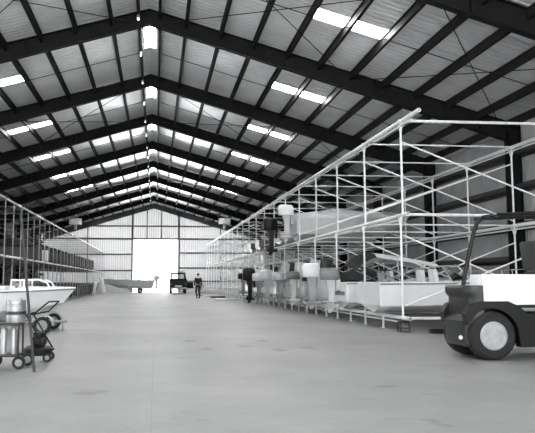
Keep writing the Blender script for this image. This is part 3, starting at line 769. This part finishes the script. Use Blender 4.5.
# ---------------------------------------------------------------- person walking in the aisle
per = thing('person', 'person in dark clothes walking down the aisle near the parked car', 'person', (3.31, 50.5, 0), .25)
def skinmesh(name, verts, edges, radii, m, par, root=0, sub=2):
    me = bpy.data.meshes.new(name); me.from_pydata(verts, edges, []); me.materials.append(m)
    bm = bmesh.new(); bm.from_mesh(me); bm.verts.layers.skin.verify(); bm.to_mesh(me); bm.free()
    o = bpy.data.objects.new(name, me); COL.objects.link(o); o.parent = par
    for i, rr in enumerate(radii): me.skin_vertices[0].data[i].radius = rr if isinstance(rr, tuple) else (rr, rr)
    me.skin_vertices[0].data[root].use_root = True
    md = o.modifiers.new('skin', 'SKIN'); md.use_smooth_shade = True
    s2 = o.modifiers.new('sub', 'SUBSURF'); s2.levels = sub; s2.render_levels = sub
    return o
V = [(0, 0, .95), (0, 0, 1.12), (0, -.01, 1.30), (0, -.01, 1.44), (0, 0, 1.52), (0, .01, 1.60), (0, .015, 1.69),          # 0-6 spine, neck, head
     (.10, 0, .90), (.11, .06, .50), (.11, .0, .10), (.12, .14, .04),                                                       # 7-10 right leg
     (-.10, 0, .90), (-.11, .14, .50), (-.11, -.10, .14), (-.12, .04, .05),                                                # 11-14 left leg
     (.19, -.01, 1.42), (.25, -.03, 1.14), (.27, .10, .92), (.27, .15, .84),                                              # 15-18 right arm
     (-.19, -.01, 1.42), (-.25, -.04, 1.14), (-.25, .06, .90), (-.25, .09, .81)]                                           # 19-22 left arm
E_ = [(0, 1), (1, 2), (2, 3), (3, 4), (4, 5), (5, 6), (0, 7), (7, 8), (8, 9), (9, 10), (0, 11), (11, 12), (12, 13), (13, 14), (3, 15), (15, 16), (16, 17), (17, 18), (3, 19), (19, 20), (20, 21), (21, 22)]
R_ = [(.15, .11), (.14, .10), (.16, .11), (.13, .09), .055, (.075, .09), (.075, .095), (.09, .09), .06, .045, .04, (.09, .09), .06, .045, .04, .06, .045, .035, .03, .06, .045, .035, .03]
body = skinmesh('body', V, E_, R_, M['skin'], per)
JV = [(0, 0, .94), (0, 0, 1.12), (0, -.01, 1.30), (0, -.01, 1.43), (.19, -.01, 1.42), (.25, -.03, 1.14), (.27, .08, .95), (-.19, -.01, 1.42), (-.25, -.04, 1.14), (-.25, .05, .93)]
skinmesh('jacket', JV, [(0, 1), (1, 2), (2, 3), (3, 4), (4, 5), (5, 6), (3, 7), (7, 8), (8, 9)], [(.185, .135), (.165, .12), (.19, .13), (.15, .11), .085, .062, .055, .085, .062, .055], M['cloth'], per)
skinmesh('trousers', [V[i] for i in (0, 7, 8, 9, 11, 12, 13)], [(0, 1), (1, 2), (2, 3), (0, 4), (4, 5), (5, 6)], [(.17, .13), (.115, .11), .085, .075, (.115, .11), .085, .075], M['cloth2'], per)
for (a, b) in ((9, 10), (13, 14)):
    p, q = V[a], V[b]; mb = MB(); mb.ellip(((p[0] + q[0]) / 2, (p[1] + q[1]) / 2 + .01, .055 if a == 9 else .06), (.05, .14, .055)); mb.build('shoe', M['blackp'], per)
mb = MB(); mb.ellip((0, -.005, 1.715), (.095, .105, .085)); mb.build('hair', M['hair'], per)
for sx in (-1, 1): MB().ellip((sx * .035, .105, 1.665), (.013, .008, .009), 8, 5).build('eye', M['blackp'], per)
MB().ellip((0, .115, 1.63), (.014, .02, .025), 8, 6).build('nose', M['skin'], per)
MB().ellip((0, .102, 1.59), (.028, .008, .008), 8, 5).build('mouth', M['midp'], per)
for sx in (-1, 1): MB().ellip((sx * .088, .0, 1.65), (.012, .022, .032), 8, 6).build('ear', M['skin'], per)
for sx, c in ((1, V[18]), (-1, V[22])):
    for q in range(4):
        b0 = (c[0] + sx * .0, c[1] - .03 + .02 * q, c[2]); ln = (.075, .085, .08, .065)[q]
        MB().path([b0, (b0[0] + sx * .008, b0[1] + .006, b0[2] - ln * .55), (b0[0] - sx * .008, b0[1] + .012, b0[2] - ln)], .009, 6).build('finger', M['skin'], per)
    MB().path([(c[0], c[1] + .03, c[2] + .03), (c[0] - sx * .01, c[1] + .055, c[2] - .01), (c[0] - sx * .01, c[1] + .06, c[2] - .035)], .010, 6).build('thumb', M['skin'], per)
tag(MB().box((3.62, 50.72, .86), (.02, .22, .30), Matrix.Rotation(.25, 3, 'Z')).build('paper_sheet', M['paper']), 'white sheet of paper held by the walking person', 'paper')

# ---------------------------------------------------------------- carts at the left edge
c = thing('tool_cart', 'upright steel tool cart on rubber wheels at the left edge', 'cart', (-1.74, 10.5, 0))
mb = MB()
for sx in (-.28, .10):
    for sy in (-.18, .18): mb.tube((sx, sy, .09), (sx, sy, .64), .016, 6)
for z in (.18, .62):
    mb.path([(-.28, -.18, z), (.10, -.18, z), (.10, .18, z), (-.28, .18, z), (-.28, -.18, z)], .014, 6)
mb.build('frame', M['darkp'], c)
for z in (.19, .63): MB().bx(-.28, .10, -.18, .18, z, z + .015).build('tray', M['darkp'], c)
for sx, sy in ((-.28, -.2), (.12, -.2), (-.28, .2), (.17, .2)):
    t = MB().lathe([(.05, -.025), (.085, -.03), (.092, -.015), (.092, .015), (.085, .03), (.05, .025)], (sx, sy, .092), 'Y', 20).build('wheel', M['tire'], c)
    MB().lathe([(.052, -.028), (.015, -.032), (.015, .032), (.052, .028)], (sx, sy, .092), 'Y', 14).build('wheel_hub', M['midp'], t)
for sx in (-.12, .02): MB().lathe([(.045, .205), (.045, .54), (.02, .58), (.012, .60)], (sx, -.08, 0), 'Z', 14).build('rod_tube', M['steel'], c)
b = thing('drum', 'pale metal drum on the top tray of the tool cart', 'drum', (-1.74, 10.5, .645))
MB().lathe([(.0, 0), (.135, 0), (.14, .02), (.14, .11), (.145, .115), (.14, .12), (.14, .25), (.145, .255), (.14, .26), (.14, .31), (.135, .32), (.0, .32)], (.02, 0, 0), 'Z', 24).build('shell', M['steel'], b)
MB().lathe([(.146, .12), (.146, .16)], (.02, 0, 0), 'Z', 24).build('band', M['darkp'], b)
MB().lathe([(.03, .32), (.03, .345)], (.08, 0, 0), 'Z', 10).build('cap', M['steel'], b)
m_ = thing('push_mower', 'dark push mower with long arms and loop handle at the left edge', 'machine', (-1.49, 11.28, 0))
mb = MB(); mb.lathe([(.0, .10), (.20, .10), (.22, .13), (.22, .2), (.16, .24), (.0, .24)], (-.02, 0, 0), 'Z', 20); mb.build('deck', M['blackp'], m_)
mb = MB(); mb.bx(-.13, .09, -.11, .11, .24, .38, .03); mb.lathe([(.09, .38), (.09, .44), (.03, .46)], (-.02, 0, 0), 'Z', 14); mb.build('engine', M['blackp'], m_)
mb = MB()
for sy, dx in ((-.12, .0), (.12, .07)): mb.path([(.13 + dx, sy, .16), (-.20 + dx, sy, .72)], .014, 6)
mb.path([(-.20, -.12, .72), (-.05, -.12, .76), (.14, -.12, .92), (.26, .12, .92), (.10, .12, .76), (-.13, .12, .72), (-.20, -.12, .72)], .013, 6)
mb.build('handle', M['blackp'], m_)
for sx, sy in ((.14, -.16), (.14, .16), (-.18, -.17), (-.18, .17)):
    t = MB().lathe([(.035, -.02), (.065, -.022), (.07, 0), (.065, .022), (.035, .02)], (sx, sy, .07), 'Y', 18).build('wheel', M['tire'], m_)
    MB().lathe([(.036, -.022), (.01, -.026), (.01, .026), (.036, .022)], (sx, sy, .07), 'Y', 12).build('wheel_hub', M['midp'], t)
tag(MB().path([(-1.33, 9.87, .012), (-1.46, 9.98, 1.0), (-1.615, 10.1, 2.2)], .019, 8).build('pole', M['darkp']), 'long dark pole leaning beside the tool cart at the left edge', 'pole')
# dolly wheel frame at the left behind
# ---------------------------------------------------------------- things on and around the left rack
def slab_label(o, l, cat, g=None): return tag(o, l, cat, g)
slab_label(MB().box((-4.9, 69.5, .76), (.42, .08, 1.5), Matrix.Rotation(-.22, 3, 'Y'), .02).build('board', M['gel']), 'white board leaning at the far end of the left rack', 'board')
slab_label(MB().box((-5.0, 62.0, .58), (.28, .08, 1.2), Matrix.Rotation(.15, 3, 'Y'), .02).build('board', M['gel2']), 'smaller pale board leaning by the left rack posts', 'board')
pl = thing('pallet', '', 'pallet')
for yy in (-.5, 0, .5): MB().bx(-.6, .6, yy - .05, yy + .05, 0, .09).build('bearer', M['wood'], pl)
mb = MB()
for q in range(6): mb.bx(-.6 + q * .21, -.46 + q * .21, -.55, .55, .09, .115)
mb.build('deck_boards', M['wood'], pl)
st = 0
for (x_, y_, nn, nm) in ((-6.3, 25.5, 7, 'nearest'), (-6.3, 29.0, 6, 'second')):
    for q in range(nn):
        lb = 'timber pallet in the %s stack under the left rack, %s' % (nm, ['at the bottom', 'second from the bottom', 'third from the bottom', 'fourth from the bottom', 'fifth from the bottom', 'sixth from the bottom', 'on top'][q])
        if st == 0: pl.location = (x_, y_, 0); pl['label'] = lb; pl['group'] = 'stacked pallets under the left rack'
        else: dup(pl, (x_ + random.uniform(-.03, .03), y_ + random.uniform(-.03, .03), q * .116), random.uniform(-.03, .03), lb)
        st += 1
LG = 'dark hulls added to dim the left rack'
NTH = ['nearest', 'second', 'third', 'fourth', 'fifth', 'sixth', 'seventh', 'eighth', 'ninth', 'tenth', 'eleventh', 'twelfth', 'thirteenth']
src = None  # added covered hulls, put in to darken the left middle level
for q in range(12):
    y_ = YL[6] + 1.5 + 3.05 * q
    lb = '%s dark covered hull added to dim the left rack middle level, counting from the near end' % NTH[q]
    if src is None: src = boat('skiff', lb, (-6.3, y_, 2.21), PI, 4.2, 2.0, .95, 'hull_dimming', LG, seats=False, cover='canvas')
    else: dup(src, (-6.3, y_, 2.21), PI, lb)
src = None  # added low hulls and their timbers, darkening the bays below
for q in range(10):
    y_ = YL[7] + 1.5 + 3.05 * q
    lb = '%s low dark hull added on timbers to dim the left rack, counting from the near end' % NTH[q]
    if src is None: src = boat('skiff', lb, (-5.7, y_, .13), PI, 4.0, 1.9, .8, 'hull_dimming', LG, seats=False)
    else: dup(src, (-5.7, y_, .13), PI, lb)
    for e, dx in enumerate((-.5, -2.4)):
        tag(MB().bx(-5.7 + dx - .05, -5.7 + dx + .05, y_ - .8, y_ + .8, 0, .13).build('timber', M['wood']), 'timber under the %s added low dark hull of the left rack, %s end' % (NTH[q], ('aisle', 'wall')[e]), 'timber', 'bearers under hulls')
# white carton on the left rack middle level
tag(MB().bx(-5.36, -5.08, 35.5, 35.8, 2.205, 2.755, .02).build('carton', M['gel2']), 'pale carton standing on the left rack middle rail', 'box')
# unit heaters near the far eaves
def heater(x, y, lb):
    h = thing('unit_heater', lb, 'heater', (x, y, 0)); zt = zu(x)
    MB().bx(-.55, .55, -.4, .4, zt - .95, zt - .4, .06).build('casing', M['gel'], h)
    MB().lathe([(.12, zt - 1.4), (.16, zt - 1.0), (.16, zt - .95)], (0, 0, 0), 'Z', 16).build('outlet', M['gel2'], h)
    mb = MB()
    for sx in (-.4, .4): mb.tube((sx, 0, zt - .42), (sx, 0, zr(x) - .05), .015, 6)
    mb.build('hanger', M['purlin'], h)
heater(-7.15, FY[8], 'white unit heater hanging above the far end of left rack')
heater(6.65, FY[8], 'white unit heater hanging above the far end of right rack')
# bits lying on the floor at the far right
for (x_, y_, sx, sy, lb, mm) in ((5.0, 47.5, 1.5, 1.0, 'white flat panel lying on the floor past the black outboard', 'gel'), (4.9, 52.5, 1.1, .7, 'dark crate lid lying on the far floor by the right rack', 'blackp'),
                            (4.7, 58.0, 1.8, .9, 'pale board lying farthest along the right rack front', 'gel2')):
    tag(MB().bx(x_ - sx / 2, x_ + sx / 2, y_ - sy / 2, y_ + sy / 2, 0, .10, .02).build('panel_board', M[mm]), lb, 'board')
tag(MB().bx(1.9, 3.0, 64.5, 65.0, .03, .08, .01).build('creeper_board', M['darkp']), 'low dark board on the floor behind the parked car', 'board')
# hose coil beside the nearest stand
mb = MB(); pts = []
for q in range(70):
    a = q * .33; rr = .22 + .05 * math.sin(q * .21); pts.append((7.15 + rr * math.cos(a) * 1.5, 16.2 + rr * math.sin(a) * 1.2, .02 + .0009 * q))
tag(mb.path(pts, .016, 6).build('hose', M['blackp']), 'dark hose coiled on the floor beside the nearest rack post', 'hose')
